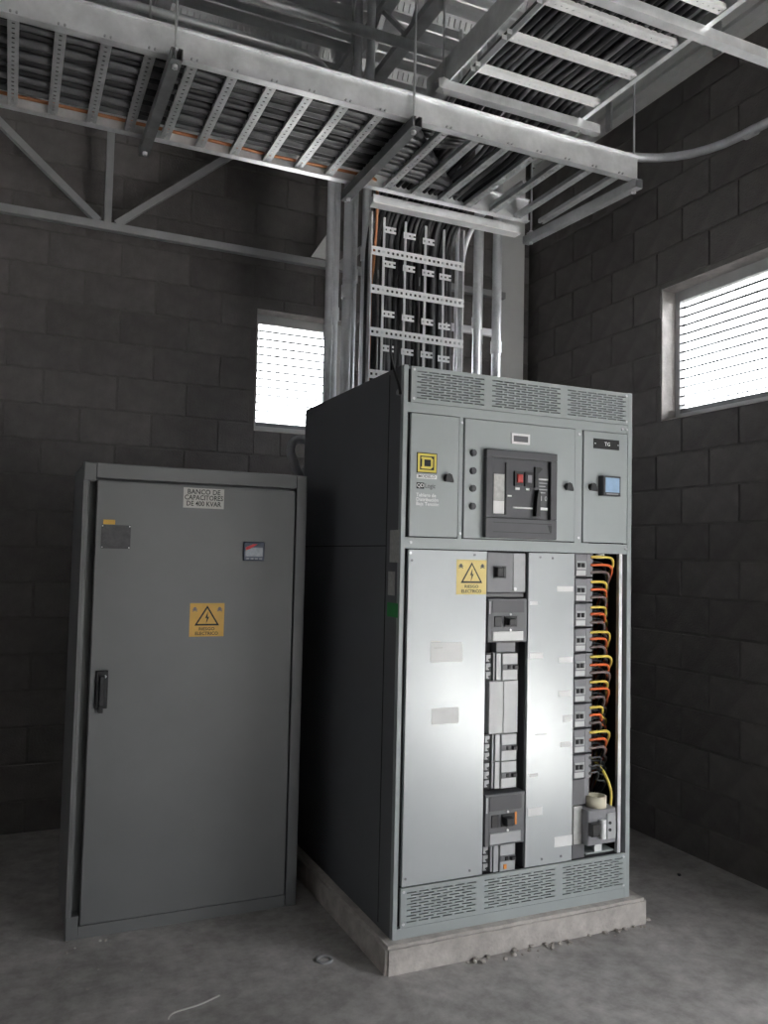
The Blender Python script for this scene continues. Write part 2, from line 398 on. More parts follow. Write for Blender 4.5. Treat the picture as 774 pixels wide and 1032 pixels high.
# ceiling: galvanised deck with ribs along X, embossed webs
ce = MB().box(XL-TH, XW+TH, YF-TH, YB+TH, ZC, ZC+.1).build('ceiling', 'galv_deck'); tag(ce, 'galvanised ribbed steel deck ceiling', 'ceiling', kind='structure')
RIBP = 0.305
rib = None; ys = []
y = YB-.16
while y > YF+.2: ys.append(y); y -= RIBP
for y in ys:
    if rib is None:
        m = MB(); x0, x1 = XL, XW
        prof = [(-.09, 0), (-.06, -.065), (-.02, -.065), (-.015, -.058), (.015, -.058), (.02, -.065), (.06, -.065), (.09, 0)]
        n = len(prof)
        m.add([(x0, a, b) for a, b in prof]+[(x1, a, b) for a, b in prof], [(i, i+1, i+1+n, i+n) for i in range(n-1)])
        rib = m.build('deck_rib', 'galv_deck', None); rib.parent = ce; rib.location = (0, y, ZC)
    else: share(rib, 'deck_rib', (0, y, ZC), ce)
m = MB()
for y in ys:
    if y < -1.2: continue
    x = -1.6
    while x < 1.6:
        for sgn in (-1, 1):
            m.add([(x-.006, y+sgn*.086, ZC-.016), (x+.006, y+sgn*.086, ZC-.016), (x+.006, y+sgn*.066, ZC-.058), (x-.006, y+sgn*.066, ZC-.058),
                   (x-.003, y+sgn*.094, ZC-.020), (x+.003, y+sgn*.094, ZC-.020), (x+.003, y+sgn*.074, ZC-.058), (x-.003, y+sgn*.074, ZC-.058)],
                  [(4,5,6,7),(0,1,5,4),(1,2,6,5),(2,3,7,6),(3,0,4,7)])
        x += .036
tag(m.build('deck_embossing', 'galv', ce), kind='stuff')

# ------------------------------------------------------------------ roof steel
def roof_truss():
    Y = 2.03; t = thing('roof_truss', (-.97, Y, 3.53), 'grey steel truss with diagonal webs running along the back wall', 'truss')
    zb, zt = 3.535, 4.60
    MB().box(-3.4, 1.755, Y-.022, Y+.022, zb-.045, zb).build('bottom_chord', 'truss', t)
    MB().box(-3.4, 1.755, Y-.022, Y+.022, zt, zt+.045).build('top_chord', 'truss', t)
    nodes = [-2.40, -.985, .43]
    for x in nodes:
        MB().obox((x, Y, zb), (x, Y, zt), .04, .04).build('web_post', 'truss', t)
        for s in (-1, 1):
            if (x > 0 and s < 0) or (x < -2 and s > 0): continue
            MB().obox((x+s*.05, Y, zb), (x+s*1.30 if s > 0 else x-1.30, Y, zt), .04, .04, up=(0, 1, 0)).build('web_diagonal', 'truss', t)
    MB().poly([(.27, 3.54), (.43, 3.54), (.43, 3.80)], Y-.03, Y-.024).build('gusset_plate', 'beam_white', t)
roof_truss()
def joist(X, label):
    zb = 4.27; t = thing('bar_joist', (X, 0, zb), label, 'joist')
    MB().box(X-.035, X+.035, -6, 1.98, zb-.006, zb).box(X-.035, X-.029, -6, 1.98, zb, zb+.035).box(X+.029, X+.035, -6, 1.98, zb, zb+.035).build('bottom_chord', 'galv_dull', t)
    MB().box(X-.035, X+.035, -6, 1.98, ZC-.105, ZC-.068).build('top_chord', 'galv_dull', t)
    y = -2.0; up = False; first = {}
    while y < 1.8:
        a = (X, y, zb+.01 if not up else ZC-.09); b = (X, y+.34, ZC-.09 if not up else zb+.01)
        if up not in first: first[up] = MB().obox(a, b, .03, .022).build('web_bar', 'galv_dull', t, loc=a)
        else: share(first[up], 'web_bar', a, t)
        y += .34; up = not up
joist(.335, 'steel joist under the ceiling above the cable drop')
joist(-.86, 'steel joist under the ceiling at upper left')
o = MB().tube([(-4.5, .66, 4.20), (.62, .66, 4.20)], .026, 12).build('purlin_pipe', 'galv_dull'); tag(o, 'round grey steel pipe crossing below the ceiling joist', 'pipe')
t = thing('wall_beam', (2.02, 0, 4.47), 'white steel channel along the top of the right wall', 'beam')
MB().box(2.0, 2.076, -3.0, 2.06, 4.455, 4.515).box(2.03, 2.076, -3.0, 2.06, 4.515, 4.54).box(2.0, 2.076, -3.0, 2.06, 4.54, 4.60).build('channel', 'beam_white', t)
for yy in (.25, 1.15): MB().box(1.985, 2.0, yy, yy+.05, 4.40, 4.58).build('bracket', 'galv_dull', t)

# ------------------------------------------------------------------ cable trays
def perforated(m, p0, p1, wdt, thick, hole, pitch, up, side):
    """flat bar p0->p1, width along `side`, real holes along its middle"""
    p0 = Vector(p0); p1 = Vector(p1); d = (p1-p0); L = d.length; d.normalize(); side = Vector(side).normalized(); up = Vector(up)
    e = (wdt-hole)/2
    for s in (-1, 1):
        c = side*s*(hole/2+e/2); m.obox(p0+c, p1+c, e, thick, up)
    n = int(L/pitch); q = 0.0
    for k in range(n+1):
        a = k*pitch - (pitch-hole)/2; b = a + (pitch-hole)
        a = max(a, 0); b = min(b, L)
        if b-a > .001: m.obox(p0+d*a, p0+d*b, hole, thick, up)
    return m
ZA, YA0, YA1 = 3.40, -.02, .612
def tray_lower():
    t = thing('cable_tray', (0, .28, ZA), 'lower galvanised ladder cable tray running along the back with hanging rods', 'cable tray')
    x0, x1 = -3.6, 1.18; h = .112
    for y, x1 in ((YA0, 1.18), (YA1, 1.0)):
        o = MB().box(x0, x1, y-.002, y+.002, ZA, ZA+h).box(x0, x1, y-.018, y+.018, ZA-.003, ZA+.001).box(x0, x1, y-.018, y+.018, ZA+h-.002, ZA+h+.002).build('side_rail', 'galv', t)
    first = None; k = -12
    X = -.132-.1515*16
    while X < 1.1:
        if first is None:
            m = MB(); perforated(m, (X, YA0+.004, ZA+.006), (X, YA1-.004, ZA+.006), .036, .002, .010, .030, (0, 0, 1), (1, 0, 0))
            m.box(X-.019, X-.017, YA0+.004, YA1-.004, ZA+.006, ZA+.026).box(X+.017, X+.019, YA0+.004, YA1-.004, ZA+.006, ZA+.026)
            first = m.build('rung', 'galv_dull', t, loc=(X, .28, ZA)); fx = X
            b = MB().cyl((X-.010, YA0-.010, ZA+.014), (X-.010, YA0-.002, ZA+.014), .004, 6).cyl((X+.010, YA0-.010, ZA+.014), (X+.010, YA0-.002, ZA+.014), .004, 6).build('rung_bolts', 'galv_dull', t, loc=(X, YA0, ZA))
        else:
            share(first, 'rung', (X, .28, ZA), t); share(b, 'rung_bolts', (X, YA0, ZA), t)
        X += .1515
tray_lower()
ZB, XB0, XB1 = 3.60, .20, .835
def tray_upper():
    t = thing('cable_tray', (.52, 0, ZB), 'upper galvanised ladder cable tray with bright rungs along the right side', 'cable tray')
    y0, y1 = -4.0, .16; h = .112
    MB().box(XB0-.045, XB0-.042, y0, y1, ZB, ZB+h).box(XB0-.045, XB0-.036, y0, y1, ZB-.003, ZB).box(XB0-.045, XB0+.03, y0, y1, ZB+h, ZB+h+.003).box(XB0+.026, XB0+.03, y0, y1, ZB-.003, ZB+.03).build('side_rail', 'galv', t)
    MB().box(XB1-.002, XB1+.002, y0, y1, ZB, ZB+h).box(XB1-.006, XB1+.018, y0, y1, ZB-.003, ZB).box(XB1-.02, XB1+.02, y0, y1, ZB+h, ZB+h+.003).build('side_rail', 'galv', t)
    first = None; y = -.165
    ylist = [-.165-.232*k for k in range(14)]
    for y in ylist:
        if first is None:
            m = MB(); perforated(m, (XB0+.03, y, ZB+.004), (XB1-.004, y, ZB+.004), .038, .002, .007, .026, (0, 0, 1), (0, 1, 0))
            m.box(XB0+.004, XB1-.004, y-.020, y-.018, ZB+.004, ZB+.022).box(XB0+.004, XB1-.004, y+.018, y+.020, ZB+.004, ZB+.022)
            first = m.build('rung', 'zinc_white', t, loc=(.5, y, ZB))
        else: share(first, 'rung', (.5, y, ZB), t)
tray_upper()

def channel_x(m, x0, x1, y, z, w_=.041, h=.041, t=.003):
    """strut channel along X open upward"""
    m.box(x0, x1, y-w_/2, y+w_/2, z-h, z-h+t); m.box(x0, x1, y-w_/2, y-w_/2+t, z-h+t, z); m.box(x0, x1, y+w_/2-t, y+w_/2, z-h+t, z)
    m.box(x0, x1, y-w_/2+t, y-w_/2+.010, z-t, z); return m.box(x0, x1, y+w_/2-.010, y+w_/2-t, z-t, z)
def trapeze_y(x, ya, yb, zt, label, mt, xb=None):
    """strut across a tray that runs along X, hung from two rods"""
    t = thing('trapeze_hanger', (x, (ya+yb)/2, zt), label, 'hanger', 'trapeze hangers of the lower tray')
    xb = x if xb is None else xb
    m = MB(); a = Vector((x, ya, zt-.0225)); b = Vector((xb, yb, zt-.0225)); s = Vector((.0195, 0, 0))
    m.obox(a+Vector((0, 0, -.021)), b+Vector((0, 0, -.021)), .041, .003); m.obox(a-s, b-s, .003, .041); m.obox(a+s, b+s, .003, .041)
    m.obox(a-s*.6+Vector((0, 0, .02)), b-s*.6+Vector((0, 0, .02)), .012, .003); m.obox(a+s*.6+Vector((0, 0, .02)), b+s*.6+Vector((0, 0, .02)), .012, .003)
    m.build('strut_channel', mt, t)
    for yy, xx in ((ya+.035, x), (yb-.05, xb)):
        r = MB().cyl((xx, yy, zt-.06), (xx, yy, ZC-.07), .005, 8).build('threaded_rod', 'galv_dull', t)
        MB().box(xx-.018, xx+.018, yy-.018, yy+.018, zt+.0005, zt+.006).cyl((xx, yy, zt+.006), (xx, yy, zt+.016), .011, 6).cyl((xx, yy, zt-.058), (xx, yy, zt-.046), .011, 6).build('nut', 'galv', r)
trapeze_y(-.965, -.10, .70, ZA-.004, 'dark strut hanger under the left stretch of the lower tray', 'strut_dark')
trapeze_y(.0, -.075, .72, ZA-.004, 'dark strut hanger under the middle of the lower tray', 'strut_dark')
trapeze_y(1.165, -.05, .78, ZA-.004, 'grey strut hanger under the right end of the lower tray', 'galv_dull', 1.10)
def trapeze_x(xa, xb, y, zt, label, perf=False):
    t = thing('trapeze_hanger', ((xa+xb)/2, y, zt), label, 'hanger', 'trapeze hangers of the upper tray')
    channel_x(MB(), xa, xb, y, zt).build('strut_channel', 'galv', t)
    for xx in (xa+.03, xb-.10):
        r = MB().cyl((xx, y, zt-.05), (xx, y, ZC-.07), .005, 8).build('threaded_rod', 'galv_dull', t)
        MB().box(xx-.018, xx+.018, y-.018, y+.018, zt+.0005, zt+.006).cyl((xx, y, zt+.006), (xx, y, zt+.016), .011, 6).build('nut', 'galv', r)
trapeze_x(.105, .935, -.035, ZB-.004, 'bright strut hanger under the far end of the upper tray')
trapeze_x(.12, 1.55, -.765, ZB-.004, 'bright strut hanger crossing the upper right corner of the view')
t = thing('cable_drop_strut', (.55, .685, ZA), 'bright double strut over the cable drop behind the switchboard', 'strut')
channel_x(MB(), .13, .985, .685, ZA-.004).build('strut_channel', 'galv', t); MB().box(.13, .985, .655, .715, ZA-.052, ZA-.0455).build('lower_lip', 'zinc_white', t)

# ------------------------------------------------------------------ cable drop ladder and cables
def cable_ladder():
    Y = .765; t = thing('cable_ladder', (.43, Y, 2.397), 'upright cable support with slotted bars on top of the switchboard', 'cable support')
    for z in (3.145, 2.950, 2.733, 2.520):
        m = MB(); perforated(m, (.160, Y-.024, z), (.692, Y-.024, z), .044, .003, .013, .026, (0, 1, 0), (0, 0, 1)); m.build('slotted_bar', 'zinc_white', t)
    for x in (.160, .690): MB().box(x-.004, x+.004, Y-.02, Y+.01, 2.397, 3.345).build('side_bar', 'galv', t)
    for i, x in enumerate((.232, .352, .468, .575)):
        MB().box(x-.006, x+.006, Y-.012, Y-.006, 2.397, 3.33).build('upright', 'galv', t)
    for x, zs in ((.255, (3.26, 3.085, 2.83, 2.655)), (.365, (3.25, 3.08, 2.825, 2.65)), (.475, (3.24, 3.075, 2.82, 2.65)), (.575, (3.07, 2.81, 2.64))):
        for z in zs:
            m = MB(); perforated(m, (x-.034, Y-.030, z), (x+.034, Y-.030, z), .032, .003, .010, .024, (0, 1, 0), (0, 0, 1)); m.build('cable_clamp', 'zinc_white', t)
cable_ladder()
def catmull(P, n=6):
    P = [Vector(p) for p in P]; out = []
    for i in range(len(P)-1):
        a = P[max(i-1, 0)]; b = P[i]; c = P[i+1]; d = P[min(i+2, len(P)-1)]
        for k in range(n):
            t = k/n; out.append(.5*((2*b)+(c-a)*t+(2*a-5*b+4*c-d)*t*t+(3*b-a-3*c+d)*t**3))
    return out+[P[-1]]
# cables of the upper tray that cross over and drop into the switchboard
n = 17
for i in range(n):
    xb = XB0+.035+(XB1-XB0-.07)*i/(n-1); xd = .185+.029*i + random.uniform(-.004, .004); r = .0125+random.uniform(-.001, .002)
    yd = .80+random.choice((0, .028)); j = random.uniform(-.015, .015)
    P = [(xb, -4.0, ZB+.045), (xb, -2.0, ZB+.036+abs(j)), (xb+j, -.6, ZB+.032), (xb, -.05, ZB+.03), (xb*.6+xd*.4, .22, 3.50+j), (xd+.03, .50, 3.455), (xd+.014, .695, 3.413), (xd+.004, yd-.012, 3.28), (xd, yd, 3.05), (xd+j*.4, yd, 2.75), (xd, yd, 2.397)]
    o = MB().tube(catmull(P, 5), r, 8).build('power_cable', 'cable' if i % 4 else 'cable_grey')
    tag(o, 'black power cable from the upper tray dropping into the switchboard top', 'cable', 'cables dropping into the switchboard')
n = 11
for i in range(n):   # second layer that stays in the upper tray and turns into the lower one
    xb = XB0+.05+(XB1-XB0-.1)*(i+.5)/n; j = random.uniform(-.02, .02); ya = .06+.045*(n-1-i)
    P = [(xb, -4.0, ZB+.075), (xb+j, -1.4, ZB+.068), (xb, -.30, ZB+.066), (xb-.01, -.02, ZB+.05), (xb-.12, ya*.6, 3.53), (xb-.32, ya, 3.478), (-.3+j, ya, 3.47), (-1.6, ya+j, 3.475), (-3.6, ya, 3.47)]
    o = MB().tube(catmull(P, 5), .014, 8).build('power_cable', 'cable' if i % 3 else 'cable_grey')
    tag(o, 'dark power cable turning from the upper tray into the lower tray', 'cable', 'cables turning between the trays')
n = 12
for i in range(n):   # bottom layer of the lower tray, into the drop
    ya = .035+.043*i; xd = .20+.040*i; j = random.uniform(-.012, .012)
    P = [(-3.6, ya, 3.432), (-1.8, ya+j, 3.430), (-.6, ya-j, 3.432), (xd-.42+.2*(ya), ya+.01, 3.434), (xd-.12, ya+.06 if ya < .5 else .56, 3.445), (xd, max(.62, ya+.1), 3.455), (xd+.004, .80, 3.38), (xd, .875, 3.2), (xd, .88, 2.9), (xd, .88, 2.397)]
    o = MB().tube(catmull(P, 5), .0155 if i % 3 else .019, 8).build('power_cable', 'cable_grey' if i % 2 else 'cable')
    tag(o, 'thick dark cable lying along the bottom of the lower tray', 'cable', 'cables in the lower tray')
P = [(-3.6, .585, 3.432), (-1.0, .585, 3.438), (-.4, .582, 3.43), (-.05, .58, 3.434), (.10, .60, 3.44), (.165, .70, 3.425), (.195, .775, 3.25), (.205, .83, 3.0), (.205, .84, 2.397)]
o = MB().tube(catmull(P, 6), .0075, 8).build('ground_cable', 'copper'); tag(o, 'bare copper ground cable along the far rail of the lower tray', 'cable')
P = [(.80, .35, 3.47), (.775, .60, 3.44), (.735, .74, 3.36), (.712, .80, 3.2), (.708, .81, 2.95), (.708, .81, 2.397)]
o = MB().tube(catmull(P, 6), .013, 10).build('metal_clad_cable', 'galv'); tag(o, 'shiny metal-clad cable curving down the right side of the cable drop', 'cable')

# ------------------------------------------------------------------ conduits
def conduit(pts, r, label, cat='conduit', rad=.22, m='conduit', couplings=(), group=None):
    t = thing('conduit', pts[-1], label, cat, group)
    MB().tube(fillet(pts, rad, 8), r, 14).build('tube', m, t)
    for p, d in couplings:
        p = Vector(p); d = Vector(d).normalized(); MB().cyl(p-d*.035, p+d*.035, r*1.22, 14).build('coupling', 'galv', t)
    return t
ZT = 2.397
lefts = [(.040, 1.02, .021, 'leftmost thin'), (.086, 1.06, .022, 'second from left thin'), (.134, 1.00, .026, 'third from left wider'), (.186, 1.055, .022, 'fourth from left thin'), (.236, 1.00, .024, 'rightmost of the left bundle, straight')]
for i, (x, y, r, d) in enumerate(lefts):
    if i in (0, 1, 2):
        zz = 4.235-.045*i
        pts = [(-4.5, y, zz), (x, y, zz), (x, y, ZT)]
    else: pts = [(x, y, ZC-.07), (x, y, ZT)]
    conduit(pts, r, d+' steel conduit rising left of the cable drop', group='conduits left of the cable drop', couplings=[((x, y, 2.78+.11*i), (0, 0, 1))])
for i, (x, y, r, d) in enumerate([(.815, 1.04, .012, 'thin'), (.925, 1.00, .024, 'left wide'), (.985, 1.06, .012, 'slim middle'), (1.055, 1.00, .027, 'right wide')]):
    conduit([(x, y, ZC-.07), (x, y, ZT)], r, d+' steel conduit rising right of the cable drop', group='conduits right of the cable drop', couplings=[((x, y, 3.0-.06*i), (0, 0, 1))])
t = thing('conduit_clamp_strut', (.95, 1.085, 2.93), 'short strut clamping the conduits right of the cable drop', 'strut'); MB().box(.78, 1.12, 1.085, 1.11, 2.91, 2.95).build('strut_channel', 'zinc_white', t)
conduit([(1.02, .685, 3.91), (1.98, .56, 3.885), (1.995, -1.3, 3.80)], .024, 'steel conduit bending along the right wall beside the tray end', rad=.46, couplings=[((1.52, .62, 3.897), (1, -.13, -.026)), ((1.992, .05, 3.862), (0, 1, .045))])
t = thing('conduit', (.2, 1.35, 2.0), 'grey flexible conduit bending out behind the switchboard', 'conduit')
MB().tube(catmull([(.10, 1.26, 2.19), (.03, 1.27, 2.235), (-.04, 1.27, 2.232), (-.066, 1.27, 2.18), (-.045, 1.27, 2.11), (0, 1.29, 2.03), (.06, 1.30, 1.9), (.10, 1.28, .115)], 6), .024, 12).build('tube', 'conduit_flex', t)

# ------------------------------------------------------------------ plinth
import bmesh
def plinth():
    x0, x1, y0, y1, h = -.046, 1.245, -.045, 1.27, .109
    bm = bmesh.new()
    bmesh.ops.create_cube(bm, size=1)
    for v in bm.verts: v.co = Vector((x0 if v.co.x < 0 else x1, y0 if v.co.y < 0 else y1, 0 if v.co.z < 0 else h))
    bmesh.ops.bevel(bm, geom=[e for e in bm.edges if abs(e.verts[0].co.z-e.verts[1].co.z) > .01 or (e.verts[0].co.z > .05 and e.verts[1].co.z > .05)], offset=.012, segments=2, affect='EDGES')
    bmesh.ops.subdivide_edges(bm, edges=[e for e in bm.edges if e.calc_length() > .3], cuts=40, use_grid_fill=True)
    from mathutils import noise
    for v in bm.verts:
        if v.co.z > .002:
            nz = noise.noise_vector(v.co*22)*.0035
            if v.co.y < y0+.02: v.co += Vector((nz.x*.4, nz.y+.004*noise.noise(v.co*8), nz.z*.5 if v.co.z < h-.02 else min(0, nz.z)))
            elif v.co.z > h-.004: v.co.z += min(0, nz.z*.4)
    me = bpy.data.meshes.new('concrete_plinth'); bm.to_mesh(me); bm.free(); me.materials.append(MATS['plinth'])
    o = bpy.data.objects.new('concrete_plinth', me); C.objects.link(o)
    tag(o, 'low rough concrete plinth under the switchboard', 'plinth')
plinth()

# ------------------------------------------------------------------ switchboard
W, D, BZ, TZ = 1.177, 1.229, 0.109, 2.395
sb = thing('switchboard', (0, 0, BZ), 'tall grey electrical switchboard with breakers and open wiring gutter on a concrete plinth', 'switchboard')
MB().box(0, .004, .028, D, BZ, TZ).build('side_panel', 'paint_shaded_side', sb)
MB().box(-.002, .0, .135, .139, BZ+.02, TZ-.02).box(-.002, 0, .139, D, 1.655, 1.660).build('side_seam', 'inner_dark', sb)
MB().box(W-.004, W, .028, D, BZ, TZ).build('side_panel', 'paint_shaded_side', sb)
MB().box(.004, W-.004, D-.004, D, BZ, TZ).build('back_panel', 'paint_shaded_side', sb)
MB().box(.004, W-.004, .028, D-.004, TZ-.004, TZ).build('top_panel', 'paint', sb)
MB().box(.004, W-.004, .028, D-.004, BZ, BZ+.004).build('base_panel', 'inner_dark', sb)
MB().box(.004, W-.004, .30, .304, BZ+.004, TZ-.004).build('inner_plate', 'inner_dark', sb)
# front frame
MB().box(0, .020, 0, .028, BZ, TZ).build('corner_post', 'paint', sb, bevel=.002)
MB().box(1.153, W, 0, .028, BZ, TZ).build('corner_post', 'paint', sb, bevel=.002)
MB().box(W, W+.010, .02, .05, 2.10, 2.335).build('hinge_plate', 'paint', sb)
MB().box(.020, 1.153, .002, .028, 2.203, 2.243).build('rail', 'paint', sb)
MB().box(.020, 1.153, .002, .028, 1.648, 1.693).build('rail', 'paint', sb)
MB().box(.020, 1.153, .002, .028, BZ, .150).build('rail', 'paint', sb)
for x0, x1 in ((.264, .286), (.858, .900)): MB().box(x0, x1-.004, .004, .024, 1.693, 2.203).build('mullion', 'paint', sb)
MB().box(.020, .034, .02, .028, .15, 2.243).build('post_gap', 'inner_dark', sb)
MB().box(1.142-.026, 1.134, .010, .028, .307, 1.648).build('gutter_post', 'galv', sb)
MB().box(1.134, 1.153, .030, .034, .307, 1.648).build('post_gap', 'inner_dark', sb)

def grille(z0, z1, name):
    p = MB(); y0, y1 = .0, .012; secs = [(.034, .392), (.392, .785), (.785, 1.153)]
    rows = 11; mt, mb_ = .014, .014; pit = (z1-z0-mt-mb_)/rows; sh = .0052
    edges = []
    for r in range(rows): edges.append(z0+mb_+pit*(r+.5))
    prev = z0
    for r, zc in enumerate(edges):
        p.box(.034, 1.153, y0, y1, prev, zc-sh/2); prev = zc+sh/2
        x = .034
        for a, b in secs:
            s, e = a+.026, b-.014
            if r % 2: s += .018; e -= .018
            nsl = 6 if r % 2 == 0 else 5; br = .010; L = (e-s-br*(nsl-1))/nsl
            for k in range(nsl):
                xs = s+k*(L+br); p.box(x, xs, y0, y1, zc-sh/2, zc+sh/2); x = xs+L
        p.box(x, 1.153, y0, y1, zc-sh/2, zc+sh/2)
    p.box(.034, 1.153, y0, y1, prev, z1)
    o = p.build(name, 'paint', sb)
    MB().box(.036, 1.15, .05, .054, z0+.002, z1-.002).build('grille_backing', 'inner_dark', o)
    for x in (.046, 1.142):
        for z in (z0+.014, z1-.014): MB().cyl((x, -.003, z), (x, .001, z), .006, 8).build('screw', 'galv', o)
grille(2.245, 2.393, 'vent_grille'); grille(.152, .304, 'vent_grille')

def latch(x, z, parent):
    m = MB().cyl((x, -.012, z), (x, .004, z), .015, 14)
    m.poly([(x-.017, z-.016), (x+.021, z-.019), (x+.021, z-.011), (x+.012, z+.013), (x, z+.018), (x-.011, z+.013)], -.022, -.010)
    return m.build('latch', 'black_plastic', parent)
d1 = MB().bev(.037, .260, .000, .016, 1.697, 2.200, .002).build('door', 'paint', sb); latch(.206, 1.943, d1)
d2 = MB().bev(.288, .855, .000, .016, 1.697, 2.200, .002).build('door', 'paint', sb); latch(.812, 1.940, d2)
d3 = MB().bev(.902, 1.151, .000, .016, 1.697, 2.200, .002).build('door', 'paint', sb); latch(.944, 1.946, d3)
for z in (2.056, 1.980, 1.906, 1.831):
    MB().cyl((.328, -.010, z), (.328, .002, z), .0145, 16).cyl((.328, -.014, z), (.328, -.010, z), .010, 16).build('push_button', 'dark_plastic', d2)
for x, z in ((.275, 2.18), (.275, 1.715), (.879, 2.18), (.879, 1.715)): MB().cyl((x, .000, z), (x, .005, z), .006, 8).build('screw', 'galv', sb)
for x, z in ((.045, 1.672), (.045, 1.630), (1.145, 2.222), (1.145, 1.672), (1.12, 2.222)): MB().cyl((x, -.003, z), (x, .003, z), .006, 8).build('screw', 'galv', sb)

# square emblem and lettering on the left door
e = MB().box(.065, .157, -.003, -.0004, 1.957, 2.040).build('emblem', 'ink', sb)
cx, cz = .111, 1.9985
MB().frame(.0685, .1535, 1.9605, 2.0365, -.0042, -.003, .0095).build('yellow_border', 'logo_yellow', e)
m = MB(); y0, y1 = -.0042, -.003
m.box(.084, .094, y0, y1, 2.0145, 2.0225); m.box(.084, .094, y0, y1, 1.9745, 1.9825)
m.box(.088, .098, y0, y1, 1.9825, 2.0145); m.box(.094, .128, y0, y1, 2.0125, 2.0225); m.box(.094, .128, y0, y1, 1.9745, 1.9845)
m.poly([(.128, 2.0225), (.128, 2.0125), (.128, 1.9845), (.128, 1.9745), (.138, 1.9825), (.138, 2.0145)], y0, y1); m.build('yellow_letter', 'logo_yellow', e)
MB().box(.109, .1275, -.0048, -.0042, 1.9855, 2.0115).build('letter_counter', 'ink', e)
p = MB().box(.064, .158, -.0025, -.0004, 1.934, 1.950).build('name_strip', 'white_ink', sb)
text('lettering', 'MODELO', .111, -.0030, 1.942, .0165, 'ink_grey', p, sx=1.15)
p = MB().box(.066, .100, -.0020, -.0004, 1.892, 1.917).build('badge', 'ink', sb)
text('lettering', 'QD', .083, -.0026, 1.9045, .021, 'white_ink', p)
text('lettering', 'Logic', .103, -.0030, 1.9045, .027, 'ink_grey', p, align='LEFT', sx=.85)
text('lettering', 'Tablero de', .065, -.0010, 1.866, .0205, 'white_ink', sb, align='LEFT')
text('lettering', 'Distribuci\u00f3n', .065, -.0010, 1.848, .0205, 'white_ink', sb, align='LEFT')
text('lettering', 'Baja Tensi\u00f3n', .065, -.0010, 1.830, .0205, 'white_ink', sb, align='LEFT')

# nameplates, meter
p = MB().frame(.517, .611, 2.110, 2.156, -.004, 0, .010).build('nameplate', 'white_ink', sb); MB().box(.527, .601, -.003, 0, 2.120, 2.146).build('insert', 'mid_plastic', p)
p = MB().box(.955, 1.100, -.003, 0, 2.123, 2.168).build('nameplate', 'ink', sb); text('lettering', 'TG', 1.032, -.0036, 2.1455, .024, 'white_ink', p)
for x in (.963, 1.093): MB().cyl((x, -.0045, 2.1455), (x, -.003, 2.1455), .003, 8).build('screw', 'galv', p)
p = MB().bev(.986, 1.087, -.034, 0, 1.909, 1.998, .004).build('power_meter', 'dark_plastic', sb)
MB().box(.998, 1.076, -.0355, -.034, 1.924, 1.990).build('screen', 'lcd', p)
MB().box(1.004, 1.070, -.0352, -.034, 1.913, 1.920).build('buttons', 'grey_plastic', p)

# main breaker in the centre door
mb = MB().frame(.380, .741, 1.702, 2.077, -.026, .0, .034, .085).build('main_breaker', 'dark_plastic', sb, bevel=.003)
MB().box(.414, .707, -0.0080, 0.0080, 1.787, 2.043).build('face', 'dark_plastic', mb)
MB().box(.426, .480, -0.0110, -0.0080, 1.805, 1.860).build('rating_label', 'paper', mb)
MB().box(.426, .480, -0.0110, -0.0080, 1.861, 1.974).build('rating_label', 'paper_grey', mb)
MB().box(.483, .488, -0.0160, -0.0080, 1.802, 2.024).build('rib', 'black_plastic', mb)
MB().box(.528, .572, -0.0180, -0.0080, 1.928, 1.990).build('button_well', 'black_plastic', mb)
MB().bev(.537, .566, -0.0240, -0.0180, 1.942, 1.978, .003).build('off_button', 'red', mb)
MB().box(.580, .622, -0.0180, -0.0080, 1.928, 1.990).build('button_well', 'black_plastic', mb)
MB().bev(.587, .612, -0.0240, -0.0180, 1.942, 1.978, .003).build('on_button', 'grey_plastic', mb)
MB().box(.534, .556, -0.0120, -0.0080, 1.911, 1.921).build('flag', 'paper', mb); MB().box(.586, .606, -0.0120, -0.0080, 1.911, 1.921).build('flag', 'paper', mb)
MB().box(.497, .516, -0.0120, -0.0080, 1.880, 1.887).build('flag', 'paper', mb)
MB().box(.524, .624, -0.0120, -0.0080, 1.831, 1.838).build('label_strip', 'paper', mb)
MB().box(.652, .703, -0.0120, -0.0080, 1.829, 1.841).build('label_strip', 'paper', mb)
MB().box(.655, .702, -0.0120, -0.0080, 1.960, 1.967).build('label_strip', 'paper', mb)
MB().poly([(.628, 1.80), (.648, 1.80), (.650, 1.90), (.640, 1.915), (.632, 1.87)], -0.0340, -0.0080).build('charging_handle', 'black_plastic', mb)
MB().poly([(.630, 1.925), (.645, 1.925), (.645, 1.985), (.668, 2.008), (.655, 2.014), (.630, 2.014)], -0.0200, -0.0080).build('handle_slot', 'black_plastic', mb)
for i in range(4): MB().box(.658, .700-.01*(i % 2), -.010, -.008, 1.945-.014*i, 1.949-.014*i).build('print_line', 'pale_plastic', mb)
text('lettering', '1 0', .682, -.009, 1.879, .030, 'pale_plastic', mb)
MB().box(.416, .712, -0.0265, -0.0235, 1.726, 1.729).box(.416, .712, -0.0265, -0.0235, 1.766, 1.769).build('drawer_groove', 'black_plastic', mb)
MB().poly([(.694, 1.763), (.713, 1.763), (.713, 1.731), (.706, 1.731)], -0.0275, -0.0220).build('drawer_notch', 'black_plastic', mb)
MB().box(.414, .707, -0.0160, -0.0080, 1.781, 1.7885).build('face_shadow_gap', 'black_plastic', mb)

